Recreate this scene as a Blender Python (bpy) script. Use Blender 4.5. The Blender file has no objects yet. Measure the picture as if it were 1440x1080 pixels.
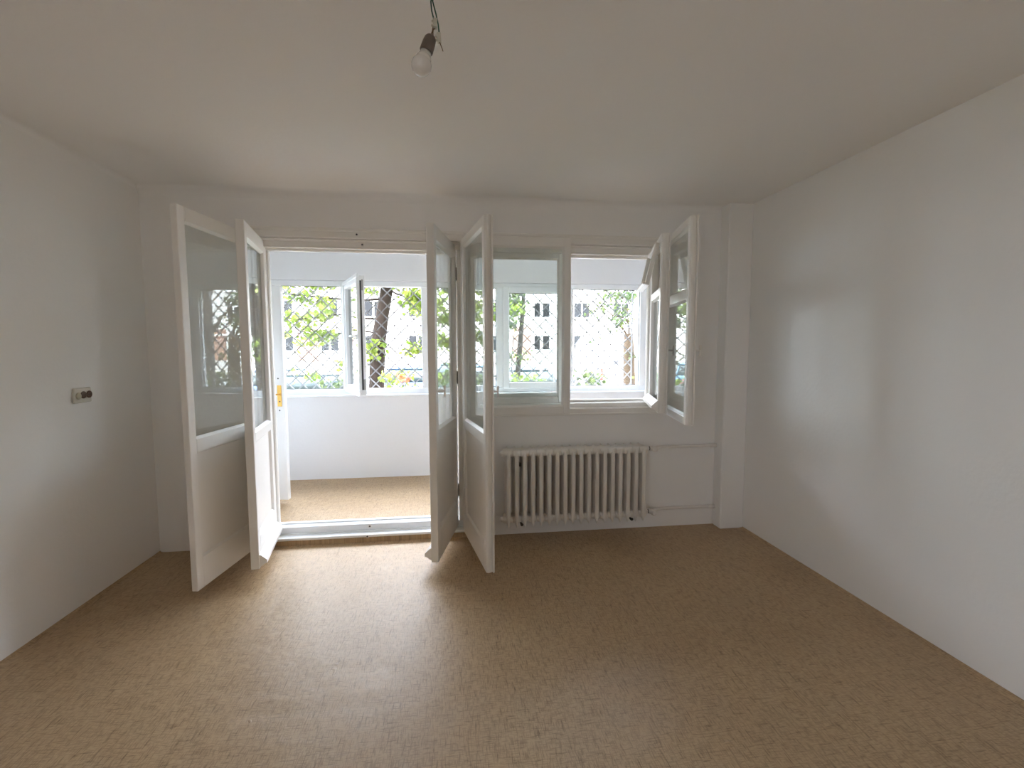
import bpy, bmesh, math, random
from math import radians as RAD, sin, cos, pi
from mathutils import Vector, Matrix

random.seed(7)
scene = bpy.context.scene
COL = scene.collection

# ------------------------------------------------------------------ camera
cam_d = bpy.data.cameras.new('camera')
cam_d.sensor_width = 36.0
cam_d.lens = 657.56 / 1440.0 * 36.0
cam_d.clip_start = 0.02
cam_d.clip_end = 400
cam = bpy.data.objects.new('camera', cam_d)
COL.objects.link(cam)
cam.matrix_world = Matrix(((0.99224382, 0.01213592, -0.12371302, 2.13910673),
                           (-0.12427993, 0.0761407, -0.98932153, -3.60174056),
                           (-0.00258673, 0.99702323, 0.07705839, 1.480992),
                           (0, 0, 0, 1)))
scene.camera = cam

# ------------------------------------------------------------------ sky, sun, exposure
world = bpy.data.worlds.new('world')
scene.world = world
world.use_nodes = True
wn = world.node_tree.nodes
wn['Background'].inputs['Color'].default_value = (0.84, 0.90, 1.03, 1)
wn['Background'].inputs['Strength'].default_value = 10.0

sun_d = bpy.data.lights.new('sun', 'SUN')
sun_d.energy = 9.0
sun_d.angle = RAD(2.0)
sun_d.color = (1.0, 0.955, 0.935)
sun = bpy.data.objects.new('sun', sun_d)
COL.objects.link(sun)
sun.rotation_euler = (RAD(48), 0, RAD(28))      # from behind the house, onto the facade across the yard

scene.view_settings.view_transform = 'Standard'
scene.view_settings.look = 'None'
scene.view_settings.gamma = 1.0
scene.view_settings.use_curve_mapping = False
scene.view_settings.exposure = 1.90
try:
    scene.cycles.max_bounces = 20
    scene.cycles.diffuse_bounces = 14
    scene.cycles.glossy_bounces = 5
    scene.cycles.transparent_max_bounces = 24
    scene.cycles.sample_clamp_indirect = 20.0
    scene.cycles.caustics_reflective = False
    scene.cycles.use_guiding = True
    scene.cycles.use_surface_guiding = True
except Exception:
    pass

# portals guide the daylight sampling through the loggia glazing
def portal(name, loc, rot, sx, sy):
    d = bpy.data.lights.new(name, 'AREA')
    d.shape = 'RECTANGLE'; d.size = sx; d.size_y = sy
    d.cycles.is_portal = True
    o = bpy.data.objects.new(name, d); COL.objects.link(o)
    o.location = loc; o.rotation_euler = rot
    return o
portal('window_portal', (1.95, 1.86, 1.58), (RAD(-90), 0, 0), 5.6, 1.3)
portal('added_window_portal', (-0.3, -6.4, 1.58), (0, RAD(-90), 0), 1.45, 1.0)  # for the unseen window added behind the camera

# ------------------------------------------------------------------ materials
MATS = {}
def new_mat(name):
    m = bpy.data.materials.new(name); m.use_nodes = True
    MATS[name] = m
    return m, m.node_tree.nodes, m.node_tree.links, m.node_tree.nodes['Principled BSDF']

def paint(name, col, rough=0.6, spec=0.5, mottle=0.03, scale=6.0, bump=0.0, bscale=120.0, metal=0.0, coat=0.0):
    m, n, l, b = new_mat(name)
    tc = n.new('ShaderNodeTexCoord')
    nz = n.new('ShaderNodeTexNoise'); nz.inputs['Scale'].default_value = scale; nz.inputs['Detail'].default_value = 5
    l.new(tc.outputs['Object'], nz.inputs['Vector'])
    mr = n.new('ShaderNodeMapRange')
    mr.inputs['To Min'].default_value = 1 - mottle; mr.inputs['To Max'].default_value = 1 + mottle
    l.new(nz.outputs['Fac'], mr.inputs['Value'])
    mx = n.new('ShaderNodeVectorMath'); mx.operation = 'SCALE'
    mx.inputs[0].default_value = col[:3]
    l.new(mr.outputs['Result'], mx.inputs['Scale'])
    l.new(mx.outputs['Vector'], b.inputs['Base Color'])
    b.inputs['Roughness'].default_value = rough
    b.inputs['Specular IOR Level'].default_value = spec
    b.inputs['Metallic'].default_value = metal
    b.inputs['Coat Weight'].default_value = coat
    if bump:
        n2 = n.new('ShaderNodeTexNoise'); n2.inputs['Scale'].default_value = bscale; n2.inputs['Detail'].default_value = 3
        l.new(tc.outputs['Object'], n2.inputs['Vector'])
        bp = n.new('ShaderNodeBump'); bp.inputs['Strength'].default_value = bump; bp.inputs['Distance'].default_value = 0.004
        l.new(n2.outputs['Fac'], bp.inputs['Height']); l.new(bp.outputs['Normal'], b.inputs['Normal'])
    return m

M_WALL = paint('wall_paint', (0.883, 0.873, 0.864), 0.85, 0.25, 0.025, 1.6, 0.25, 45)
M_CEIL = paint('ceiling_paint', (0.883, 0.873, 0.864), 0.9, 0.2, 0.025, 1.3, 0.2, 30)
M_LOGGIA = paint('loggia_paint', (0.79, 0.80, 0.82), 0.85, 0.25, 0.015, 2.0, 0.15, 40)
M_ENAMEL = paint('cream_enamel', (0.86, 0.84, 0.81), 0.32, 0.5, 0.02, 5, 0.12, 35)
M_PVC = paint('white_plastic', (0.84, 0.86, 0.88), 0.3, 0.5, 0.01)
M_GASKET = paint('dark_gasket', (0.05, 0.05, 0.055), 0.6)
M_RAD = paint('radiator_enamel', (0.78, 0.745, 0.70), 0.38, 0.5, 0.03, 9)
M_PIPE = paint('pipe_enamel', (0.79, 0.76, 0.73), 0.4, 0.5, 0.02)
M_DARKMETAL = paint('dark_metal', (0.10, 0.085, 0.07), 0.45, 0.5, 0.1, 30, metal=0.6)
M_STEEL = paint('dull_steel', (0.42, 0.41, 0.40), 0.4, 0.5, 0.05, 30, metal=0.8)
M_BRASS = paint('brass', (0.72, 0.46, 0.13), 0.3, 0.5, 0.06, 40, metal=0.9)
M_GRILLE = paint('pale_grille_paint', (0.17, 0.165, 0.165), 0.5, 0.4, 0.05, 10)
M_BAKE = paint('brown_bakelite', (0.10, 0.065, 0.045), 0.35, 0.5, 0.08, 30)
M_SOCKW = paint('aged_white_plastic', (0.66, 0.63, 0.56), 0.4, 0.5, 0.03, 20)
M_SOCKG = paint('yellowed_plastic', (0.50, 0.46, 0.34), 0.4, 0.5, 0.05, 30)
M_HOLDER = paint('brown_porcelain', (0.17, 0.13, 0.105), 0.4, 0.5, 0.08, 40)
M_BULB = paint('opal_bulb', (0.78, 0.76, 0.74), 0.06, 0.8, 0.0)
M_BULBBASE = paint('bulb_collar', (0.62, 0.61, 0.60), 0.35)
M_GREENW = paint('green_wire', (0.02, 0.09, 0.055), 0.45)
M_BROWNW = paint('brown_wire', (0.19, 0.12, 0.06), 0.5)
M_TERM = paint('terminal_plastic', (0.62, 0.60, 0.53), 0.45)
M_FACADE = paint('facade_render', (0.36, 0.345, 0.325), 0.9, 0.2, 0.06, 0.4)
M_SALMON = paint('salmon_render', (0.20, 0.115, 0.085), 0.9, 0.2, 0.06, 0.6)
M_PLINTH = paint('grey_plinth', (0.38, 0.36, 0.34), 0.9, 0.2, 0.08, 1.0)
M_WINFR = paint('facade_window_frame', (0.5, 0.495, 0.48), 0.5)
M_FGLASS = paint('facade_glass', (0.003, 0.0035, 0.004), 0.1, 0.12, 0.3, 0.6)
M_GROUND = paint('garden_soil', (0.16, 0.15, 0.09), 0.95, 0.2, 0.35, 1.5)
M_ASPHALT = paint('asphalt', (0.22, 0.22, 0.225), 0.9, 0.3, 0.1, 3)
M_BARK = paint('dark_bark', (0.026, 0.018, 0.014), 0.95, 0.2, 0.35, 9, 0.9, 22)
M_TWIG = paint('grey_bark', (0.035, 0.03, 0.025), 0.95, 0.2, 0.3, 12)
M_PALEBARK = paint('tan_bark', (0.075, 0.05, 0.03), 0.95, 0.2, 0.25, 9, 0.6, 22)
M_TYRE = paint('tyre_rubber', (0.02, 0.02, 0.02), 0.8)
M_CGLASS = paint('car_glass', (0.02, 0.03, 0.03), 0.15, 0.35, 0.0)
M_CHROME = paint('wheel_alloy', (0.5, 0.5, 0.5), 0.3, 0.5, 0.0, metal=0.8)
M_RED = paint('red_petals', (0.75, 0.13, 0.05), 0.6)
M_TAIL = paint('tail_lamp', (0.45, 0.03, 0.02), 0.25)

def leaf_mat(name, c1, c2):
    m, n, l, b = new_mat(name)
    oi = n.new('ShaderNodeTexCoord')
    nz = n.new('ShaderNodeTexNoise'); nz.inputs['Scale'].default_value = 3.1
    l.new(oi.outputs['Object'], nz.inputs['Vector'])
    cr = n.new('ShaderNodeValToRGB')
    cr.color_ramp.elements[0].position = 0.35; cr.color_ramp.elements[0].color = (*c1, 1)
    cr.color_ramp.elements[1].position = 0.65; cr.color_ramp.elements[1].color = (*c2, 1)
    l.new(nz.outputs['Fac'], cr.inputs['Fac'])
    l.new(cr.outputs['Color'], b.inputs['Base Color'])
    b.inputs['Roughness'].default_value = 0.5
    b.inputs['Specular IOR Level'].default_value = 0.3
    tr = n.new('ShaderNodeBsdfTranslucent'); l.new(cr.outputs['Color'], tr.inputs['Color'])
    mx = n.new('ShaderNodeMixShader'); mx.inputs['Fac'].default_value = 0.42
    out = n['Material Output']
    l.new(b.outputs['BSDF'], mx.inputs[1]); l.new(tr.outputs['BSDF'], mx.inputs[2])
    l.new(mx.outputs['Shader'], out.inputs['Surface'])
    return m
M_LEAF = leaf_mat('fresh_leaf', (0.085, 0.14, 0.02), (0.22, 0.27, 0.05))
M_LEAFD = leaf_mat('dark_leaf', (0.04, 0.075, 0.022), (0.12, 0.15, 0.045))  # darker, duller green than the fresh leaves
M_HEDGE = leaf_mat('hedge_leaf', (0.035, 0.06, 0.02), (0.12, 0.15, 0.05))

def glass_mat(name, tint, wave=0.0):
    m, n, l, b = new_mat(name)
    n.remove(b)
    out = n['Material Output']
    t = n.new('ShaderNodeBsdfTransparent'); t.inputs['Color'].default_value = (*tint, 1)
    g = n.new('ShaderNodeBsdfGlossy'); g.inputs['Roughness'].default_value = 0.0
    g.inputs['Color'].default_value = (0.95, 0.97, 0.97, 1)
    # Schlick reflectance from the angle between view and pane, the same for both faces
    ge = n.new('ShaderNodeNewGeometry')
    dt = n.new('ShaderNodeVectorMath'); dt.operation = 'DOT_PRODUCT'
    l.new(ge.outputs['Normal'], dt.inputs[0]); l.new(ge.outputs['Incoming'], dt.inputs[1])
    def mth(op, a, b=None):
        q = n.new('ShaderNodeMath'); q.operation = op
        for i, v in enumerate((a, b)):
            if v is None: continue
            if isinstance(v, (int, float)): q.inputs[i].default_value = v
            else: l.new(v, q.inputs[i])
        return q.outputs[0]
    fr_ = mth('ADD', mth('MULTIPLY', mth('POWER', mth('SUBTRACT', 1.0, mth('ABSOLUTE', dt.outputs['Value'])), 5.0), 0.957), 0.043)
    mx = n.new('ShaderNodeMixShader')
    l.new(fr_, mx.inputs['Fac'])
    l.new(t.outputs['BSDF'], mx.inputs[1]); l.new(g.outputs['BSDF'], mx.inputs[2])
    if wave:
        tc = n.new('ShaderNodeTexCoord')
        nz = n.new('ShaderNodeTexNoise'); nz.inputs['Scale'].default_value = 7.0; nz.inputs['Detail'].default_value = 1.0
        l.new(tc.outputs['Object'], nz.inputs['Vector'])
        bp = n.new('ShaderNodeBump'); bp.inputs['Strength'].default_value = wave; bp.inputs['Distance'].default_value = 0.002
        l.new(nz.outputs['Fac'], bp.inputs['Height'])
        l.new(bp.outputs['Normal'], g.inputs['Normal'])
    l.new(mx.outputs['Shader'], out.inputs['Surface'])
    return m
M_GLASS = glass_mat('window_glass', (0.955, 0.975, 0.97), 0.06)
M_GLASS2 = glass_mat('clear_glass', (0.965, 0.98, 0.98), 0.0)

def lino_mat():
    m, n, l, b = new_mat('linoleum')
    tc = n.new('ShaderNodeTexCoord')
    def streak(sx, sy, lo, hi, off=0.0, det=1.0):
        mp = n.new('ShaderNodeMapping'); mp.inputs['Scale'].default_value = (sx, sy, 1); mp.inputs['Location'].default_value = (off, off * 1.7, off)
        l.new(tc.outputs['Object'], mp.inputs['Vector'])
        nz = n.new('ShaderNodeTexNoise'); nz.inputs['Scale'].default_value = 1.0; nz.inputs['Detail'].default_value = det
        nz.inputs['Roughness'].default_value = 0.55
        l.new(mp.outputs['Vector'], nz.inputs['Vector'])
        r = n.new('ShaderNodeValToRGB')
        r.color_ramp.elements[0].position = lo; r.color_ramp.elements[0].color = (0, 0, 0, 1)
        r.color_ramp.elements[1].position = hi; r.color_ramp.elements[1].color = (1, 1, 1, 1)
        l.new(nz.outputs['Fac'], r.inputs['Fac'])
        return r.outputs['Color']
    def mth(op, p, q):
        w = n.new('ShaderNodeMath'); w.operation = op
        for i, v in enumerate((p, q)):
            if isinstance(v, (int, float)): w.inputs[i].default_value = v
            else: l.new(v, w.inputs[i])
        return w.outputs[0]
    fine = mth('MAXIMUM', streak(30, 260, 0.50, 0.66), streak(260, 30, 0.50, 0.66, 7.3))
    bold = mth('MAXIMUM', streak(13, 150, 0.60, 0.70, 3.1), streak(150, 13, 0.60, 0.70, 11.7))
    weave = mth('MINIMUM', mth('ADD', mth('MULTIPLY', fine, 0.42), mth('MULTIPLY', bold, 0.38)), 1.0)
    big = n.new('ShaderNodeTexNoise'); big.inputs['Scale'].default_value = 1.4; big.inputs['Detail'].default_value = 4
    l.new(tc.outputs['Object'], big.inputs['Vector'])
    cr = n.new('ShaderNodeValToRGB')
    cr.color_ramp.elements[0].position = 0.3; cr.color_ramp.elements[0].color = (0.47, 0.33, 0.195, 1)
    cr.color_ramp.elements[1].position = 0.7; cr.color_ramp.elements[1].color = (0.52, 0.375, 0.225, 1)
    l.new(big.outputs['Fac'], cr.inputs['Fac'])
    mix = n.new('ShaderNodeMix'); mix.data_type = 'RGBA'
    l.new(weave, mix.inputs['Factor'])
    l.new(cr.outputs['Color'], mix.inputs['A'])
    mix.inputs['B'].default_value = (0.17, 0.105, 0.055, 1)
    l.new(mix.outputs['Result'], b.inputs['Base Color'])
    b.inputs['Roughness'].default_value = 0.44
    b.inputs['Specular IOR Level'].default_value = 0.40
    # blisters and soft waves of a loose-laid sheet, plus the woven relief
    v1 = n.new('ShaderNodeTexNoise'); v1.inputs['Scale'].default_value = 4.2; v1.inputs['Detail'].default_value = 3
    l.new(tc.outputs['Object'], v1.inputs['Vector'])
    v2 = n.new('ShaderNodeTexVoronoi'); v2.inputs['Scale'].default_value = 3.1; v2.inputs['Randomness'].default_value = 1.0
    dist = n.new('ShaderNodeVectorMath'); dist.operation = 'ADD'
    wv = n.new('ShaderNodeTexNoise'); wv.inputs['Scale'].default_value = 9.0
    l.new(tc.outputs['Object'], wv.inputs['Vector'])
    sc2 = n.new('ShaderNodeVectorMath'); sc2.operation = 'SCALE'; sc2.inputs['Scale'].default_value = 0.12
    l.new(wv.outputs['Color'], sc2.inputs[0])
    l.new(tc.outputs['Object'], dist.inputs[0]); l.new(sc2.outputs['Vector'], dist.inputs[1])
    l.new(dist.outputs['Vector'], v2.inputs['Vector'])
    rb = n.new('ShaderNodeMapRange'); rb.inputs['From Min'].default_value = 0.0; rb.inputs['From Max'].default_value = 0.06
    rb.inputs['To Min'].default_value = 1.0; rb.inputs['To Max'].default_value = 0.0
    l.new(v2.outputs['Distance'], rb.inputs['Value'])
    b1 = n.new('ShaderNodeBump'); b1.inputs['Strength'].default_value = 0.5; b1.inputs['Distance'].default_value = 0.02
    l.new(v1.outputs['Fac'], b1.inputs['Height'])
    b2 = n.new('ShaderNodeBump'); b2.inputs['Strength'].default_value = 0.8; b2.inputs['Distance'].default_value = 0.008
    l.new(rb.outputs['Result'], b2.inputs['Height']); l.new(b1.outputs['Normal'], b2.inputs['Normal'])
    b3 = n.new('ShaderNodeBump'); b3.inputs['Strength'].default_value = 0.25; b3.inputs['Distance'].default_value = 0.001; b3.invert = True
    l.new(weave, b3.inputs['Height']); l.new(b2.outputs['Normal'], b3.inputs['Normal'])
    l.new(b3.outputs['Normal'], b.inputs['Normal'])
    return m
M_LINO = lino_mat()

def car_paint(name, col):
    return paint(name, col, 0.35, 0.4, 0.0, coat=0.1)

# ------------------------------------------------------------------ mesh helpers
def box(bm, x0, x1, y0, y1, z0, z1, bev=0.0, M=None):
    vs = [bm.verts.new((x, y, z)) for z in (z0, z1) for y in (y0, y1) for x in (x0, x1)]
    q = [(0, 2, 3, 1), (4, 5, 7, 6), (0, 1, 5, 4), (2, 6, 7, 3), (0, 4, 6, 2), (1, 3, 7, 5)]
    fs = [bm.faces.new([vs[i] for i in f]) for f in q]
    if bev:
        es = {e for f in fs for e in f.edges}
        r = bmesh.ops.bevel(bm, geom=list(es), offset=bev, segments=1, affect='EDGES', profile=0.5)
        vs = list({v for f in r['faces'] for v in f.verts} | {v for v in vs if v.is_valid})
    if M is not None:
        bmesh.ops.transform(bm, matrix=M, verts=vs)
    return vs

def tube(bm, pts, radii, seg=8, caps=True):
    pts = [Vector(p) for p in pts]
    if not isinstance(radii, (list, tuple)):
        radii = [radii] * len(pts)
    rings = []
    prev_u = None
    for i, p in enumerate(pts):
        a = pts[max(i - 1, 0)]; b = pts[min(i + 1, len(pts) - 1)]
        t = (b - a).normalized()
        if prev_u is None:
            ref = Vector((0, 0, 1)) if abs(t.z) < 0.9 else Vector((1, 0, 0))
            u = t.cross(ref).normalized()
        else:
            u = (prev_u - t * prev_u.dot(t)).normalized()
        prev_u = u
        v = t.cross(u)
        rings.append([bm.verts.new(p + (u * cos(2 * pi * k / seg) + v * sin(2 * pi * k / seg)) * radii[i]) for k in range(seg)])
    for r0, r1 in zip(rings, rings[1:]):
        for k in range(seg):
            f = bm.faces.new((r0[k], r0[(k + 1) % seg], r1[(k + 1) % seg], r1[k])); f.smooth = True
    if caps:
        bm.faces.new(list(reversed(rings[0]))); bm.faces.new(rings[-1])
    return rings

def lathe(bm, prof, seg=20, M=None, smooth=True):
    """prof: list of (r, z) from bottom to top"""
    rings = []
    new = []
    for r, z in prof:
        if r < 1e-6:
            v = bm.verts.new((0, 0, z)); rings.append([v]); new.append(v)
        else:
            ring = [bm.verts.new((r * cos(2 * pi * k / seg), r * sin(2 * pi * k / seg), z)) for k in range(seg)]
            rings.append(ring); new += ring
    for a, b in zip(rings, rings[1:]):
        for k in range(seg):
            k2 = (k + 1) % seg
            if len(a) == 1 and len(b) == 1: continue
            if len(a) == 1: f = bm.faces.new((a[0], b[k2], b[k]))
            elif len(b) == 1: f = bm.faces.new((a[k], a[k2], b[0]))
            else: f = bm.faces.new((a[k], a[k2], b[k2], b[k]))
            f.smooth = smooth
    if len(rings[0]) > 1: bm.faces.new(list(reversed(rings[0])))
    if len(rings[-1]) > 1: bm.faces.new(rings[-1])
    if M is not None:
        bmesh.ops.transform(bm, matrix=M, verts=new)

def ring_slope(bm, outer, inner, yo, yi):
    """sloped glazing bead / panel moulding: rect outer (x0,x1,z0,z1) at y=yo down to rect inner at y=yi"""
    def rc(r, y):
        x0, x1, z0, z1 = r
        return [bm.verts.new(p) for p in ((x0, y, z0), (x1, y, z0), (x1, y, z1), (x0, y, z1))]
    a, b = rc(outer, yo), rc(inner, yi)
    c = rc(outer, yi)
    for k in range(4):
        k2 = (k + 1) % 4
        bm.faces.new((a[k], a[k2], b[k2], b[k]))
        bm.faces.new((b[k], b[k2], c[k2], c[k]))
        bm.faces.new((c[k], c[k2], a[k2], a[k]))

def obj(name, bm, mat, parent=None, smooth=False):
    bmesh.ops.recalc_face_normals(bm, faces=bm.faces)
    me = bpy.data.meshes.new(name)
    bm.to_mesh(me); bm.free()
    me.materials.append(mat)
    if smooth:
        for p in me.polygons: p.use_smooth = True
    o = bpy.data.objects.new(name, me)
    COL.objects.link(o)
    if parent is not None:
        o.parent = parent
    return o

def inst(name, me, parent=None, loc=(0, 0, 0), rot=(0, 0, 0), scale=(1, 1, 1)):
    o = bpy.data.objects.new(name, me)
    COL.objects.link(o)
    o.location = loc; o.rotation_euler = rot; o.scale = scale
    if parent is not None: o.parent = parent
    return o

def B(): return bmesh.new()

def bobj(name, mat, parent, *boxes, bev=0.0):
    bm = B()
    for b in boxes: box(bm, *b, bev=bev)
    return obj(name, bm, mat, parent)

def empty(name, loc=(0, 0, 0), rz=0.0):
    o = bpy.data.objects.new(name, None)
    o.empty_display_size = 0.1
    COL.objects.link(o); o.location = loc; o.rotation_euler = (0, 0, rz)
    return o

def tag(o, label, cat, group=None, kind='thing'):
    o['label'] = label; o['category'] = cat; o['kind'] = kind
    if group: o['group'] = group
    return o

def structure(o, label=None):
    o['kind'] = 'structure'
    if label: o['label'] = label
    return o

# ------------------------------------------------------------------ room shell
XR, H, YF = 4.4834, 2.6, -7.2
XC, YC = 4.2808, -0.1245          # pilaster in the far right corner
T = 0.25
ZB = 0.07                         # loggia floor level
YB = 1.60                         # loggia glazing, inner face

# floor: sheet with edges that curl up a little at the side walls
bm = B()
xs = [0.0, 0.006, 0.02, 0.5, 1.2, 2.24, 3.2, 4.0, XR - 0.035, XR - 0.012, XR]
zs = [0.012, 0.004, 0.0, 0, 0, 0, 0, 0, 0.0, 0.007, 0.010]
ys = [YF, -4.6, -3.2, -2.4, -1.6, -0.8, 0.0]
grid = [[bm.verts.new((x, y, z)) for x, z in zip(xs, zs)] for y in ys]
low = [[bm.verts.new((x, y, -0.2)) for x in (xs[0], xs[-1])] for y in (ys[0], ys[-1])]
for r0, r1 in zip(grid, grid[1:]):
    for k in range(len(xs) - 1):
        bm.faces.new((r0[k], r0[k + 1], r1[k + 1], r1[k]))
structure(obj('floor', bm, M_LINO), 'beige linoleum floor with a fine woven crosshatch print')
bobj('subfloor', M_PLINTH, None, (-T, XR + T, YF - T, 0.0, -0.2, -0.01))['kind'] = 'structure'

# ceiling with a soft cove along the left and far walls
bm = B()
box(bm, -T, XR + T, YF - T, T, H, H + 0.2)
def cove(bm, p0, p1, a, b, r, n=5):
    """quarter-round fillet along p0-p1; a, b unit vectors away from the corner"""
    p0, p1, a, b = Vector(p0), Vector(p1), Vector(a), Vector(b)
    prev = None
    for k in range(n + 1):
        t = pi / 2 * k / n
        off = a * r * (1 - sin(t)) + b * r * (1 - cos(t))
        cur = (bm.verts.new(p0 + off), bm.verts.new(p1 + off))
        if prev:
            f = bm.faces.new((prev[0], prev[1], cur[1], cur[0])); f.smooth = True
        prev = cur
cove(bm, (0, 0, H), (XC, 0, H), (0, -1, 0), (0, 0, -1), 0.06)
cove(bm, (0, YF, H), (0, 0, H), (1, 0, 0), (0, 0, -1), 0.03)
structure(obj('ceiling', bm, M_CEIL), 'plain off white plaster ceiling')

# the room runs on behind the camera, where an unseen left-wall window is added to brighten it
SY0, SY1, SZ0, SZ1 = -6.85, -5.95, 0.9, 2.25
structure(bobj('wall_left', M_WALL, None, (-T, 0, SY1, 0, -0.2, H), (-T, 0, YF - T, SY0, -0.2, H), (-T, 0, SY0, SY1, -0.2, SZ0), (-T, 0, SY0, SY1, SZ1, H)))
w3 = structure(empty('added_window', (-0.16, 0, 0)))  # added out of view to let more daylight into the room
bobj('window_frame', M_ENAMEL, w3, (0, 0.06, SY0, SY0 + 0.06, SZ0, SZ1), (0, 0.06, SY1 - 0.06, SY1, SZ0, SZ1), (0, 0.06, SY0 + 0.06, SY1 - 0.06, SZ0, SZ0 + 0.06),
     (0, 0.06, SY0 + 0.06, SY1 - 0.06, SZ1 - 0.06, SZ1), (0, 0.06, (SY0 + SY1) / 2 - 0.05, (SY0 + SY1) / 2 + 0.05, SZ0 + 0.06, SZ1 - 0.06), bev=0.004)
for q in ((SY0 + 0.06, (SY0 + SY1) / 2 - 0.05), ((SY0 + SY1) / 2 + 0.05, SY1 - 0.06)):
    bobj('pane', M_GLASS2, w3, (0.028, 0.032, q[0], q[1], SZ0 + 0.06, SZ1 - 0.06))
structure(bobj('wall_right', M_WALL, None, (XR, XR + T, YF - T, T, -0.2, H)))
structure(bobj('wall_front', M_WALL, None, (0, XR, YF - T, YF, -0.2, H)))
# door 0.70..2.23, window 2.23..3.82
DX0, DX1, WX1, WZ0, HZ = 0.70, 2.23, 3.815, 0.955, 2.335
structure(bobj('wall_back', M_WALL, None,
     (-T, DX0, 0, T, -0.2, H), (DX0, WX1, 0, T, HZ, H),
     (DX1, WX1, 0, T, -0.2, WZ0), (WX1, XR, 0, T, -0.2, H),
     (DX0, DX1, 0.02, T, -0.2, 0.02)))
structure(bobj('column', M_WALL, None, (XC, XR, YC, 0.0, 0.0, H), bev=0.008), 'shallow white plaster pilaster in the corner beside the pipes')
# closed hall door on the wall behind the camera
dr = structure(empty('door_2', (1.4, YF, 0)))
bobj('door_panel', M_ENAMEL, dr, (0, 0.85, 0.002, 0.035, 0.01, 2.05), bev=0.003)
bobj('door_frame', M_ENAMEL, dr, (-0.08, 0, 0.002, 0.05, 0.0, 2.13), (0.85, 0.93, 0.002, 0.05, 0.0, 2.13), (0, 0.85, 0.002, 0.05, 2.055, 2.13), bev=0.004)
bm = B(); tube(bm, [(0.78, 0.035, 1.02), (0.78, 0.08, 1.02), (0.68, 0.085, 1.02)], 0.009)
obj('door_handle', bm, M_BRASS, dr)

# loggia
LX0, LX1 = -1.3, 5.4
structure(bobj('balcony_floor', M_LINO, None, (LX0, LX1, 0.16, YB - 0.02, ZB - 0.1, ZB)), 'beige linoleum floor of the enclosed balcony')
structure(bobj('balcony_ceiling', M_LOGGIA, None, (LX0 - T, LX1 + T, T, 2.0, H, H + 0.2)))
structure(bobj('balcony_wall_parapet', M_LOGGIA, None, (LX0, LX1, YB - 0.02, YB + 0.14, -0.5, 0.965)), 'white parapet wall under the balcony windows')
structure(bobj('balcony_wall_lintel', M_LOGGIA, None, (LX0, LX1, YB - 0.02, YB + 0.14, 2.195, H),
          (LX0, -0.66, YB - 0.02, YB + 0.14, 0.965, 2.195), (4.40, LX1, YB - 0.02, YB + 0.14, 0.965, 2.195)), 'white lintel above the balcony windows')
structure(bobj('balcony_wall_end', M_LOGGIA, None, (LX0 - T, LX0, T, YB + 0.14, -0.5, H), (LX1, LX1 + T, T, YB + 0.14, -0.5, H)))
structure(bobj('wall_loggia', M_LOGGIA, None, (LX0, -T, T - 0.02, T, -0.2, H), (XR + T, LX1, T - 0.02, T, -0.2, H)))
# rest of the house above and beside the flat
structure(bobj('house_exterior', M_FACADE, None, (-1.56, 18, YF - 1, 1.74, 2.82, 11.5), (LX0 - T - 0.01, -0.26, 0.25, 0.27, -0.75, 2.82),
          (LX1 + T, 18, YF - 1, 1.74, -0.75, 2.82), (LX0 - T, LX1 + T, YB + 0.0, 1.74, -0.75, -0.5)))

# ------------------------------------------------------------------ double door frame
df = structure(empty('door_1', (0, 0, 0)), 'cream painted frame of the double balcony door')
E1 = 0.006
bobj('frame_head', M_ENAMEL, df, (DX0, DX1 + 0.03, -0.014, 0.05, 2.276, HZ), (DX0, DX1 + 0.03, 0.05, 0.125, 2.222, HZ), (DX0, DX1 + 0.03, 0.125, 0.165, 2.206, HZ), bev=E1)
bobj('frame_bead', M_ENAMEL, df, (DX0 + 0.04, DX1 - 0.04, -0.002, 0.05, 2.262, 2.273), bev=0.003)
bobj('frame_bead', M_ENAMEL, df, (DX0 + 0.07, DX1 - 0.06, 0.047, 0.06, 2.216, 2.226), bev=0.003)
bobj('frame_jamb', M_ENAMEL, df, (DX0, 0.738, -0.014, 0.05, 0.06, 2.276), (DX0, 0.772, 0.05, 0.125, 0.112, 2.222), (DX0, 0.785, 0.125, 0.165, 0.112, 2.206), bev=E1)
bobj('frame_jamb', M_ENAMEL, df, (2.20, DX1 + 0.03, -0.014, 0.05, 0.06, 2.276), (2.172, DX1 + 0.03, 0.05, 0.125, 0.112, 2.222), (2.158, DX1 + 0.03, 0.125, 0.165, 0.112, 2.206), bev=E1)
bobj('head_trim', M_ENAMEL, df, (DX0 - 0.02, DX1, -0.022, 0.0, HZ - 0.012, HZ + 0.012), bev=0.005)
bobj('threshold', M_PVC, df, (DX0, DX1 - 0.002, -0.018, 0.05, 0.040, 0.060), (DX0, DX1 - 0.002, 0.05, 0.07, 0.0, 0.066), (DX0, DX1 - 0.002, 0.07, 0.165, 0.0, 0.112), bev=0.004)
bobj('threshold_edge', M_PVC, df, (DX0, DX1, 0.135, 0.175, 0.106, 0.122), bev=0.004)
bobj('riser', M_LINO, df, (DX0, DX1, -0.008, 0.03, 0.0, 0.042))
def keeper(loc, rot):
    bm = B()
    lathe(bm, [(0.012, 0), (0.012, 0.003), (0.009, 0.005), (0.0075, 0.005)], 16)
    o = obj('keeper', bm, M_PIPE, df); o.location = loc; o.rotation_euler = rot
    bm = B(); lathe(bm, [(0.0065, 0), (0.0065, 0.0055)], 12)
    obj('keeper_hole', bm, M_GASKET, o)
keeper((1.453, -0.014, 2.305), (RAD(90), 0, 0))
keeper((1.478, 0.05, 2.247), (RAD(90), 0, 0))
keeper((1.475, 0.07, 0.094), (RAD(90), 0, 0))
keeper((1.471, -0.018, 0.048), (RAD(90), 0, 0))

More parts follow.
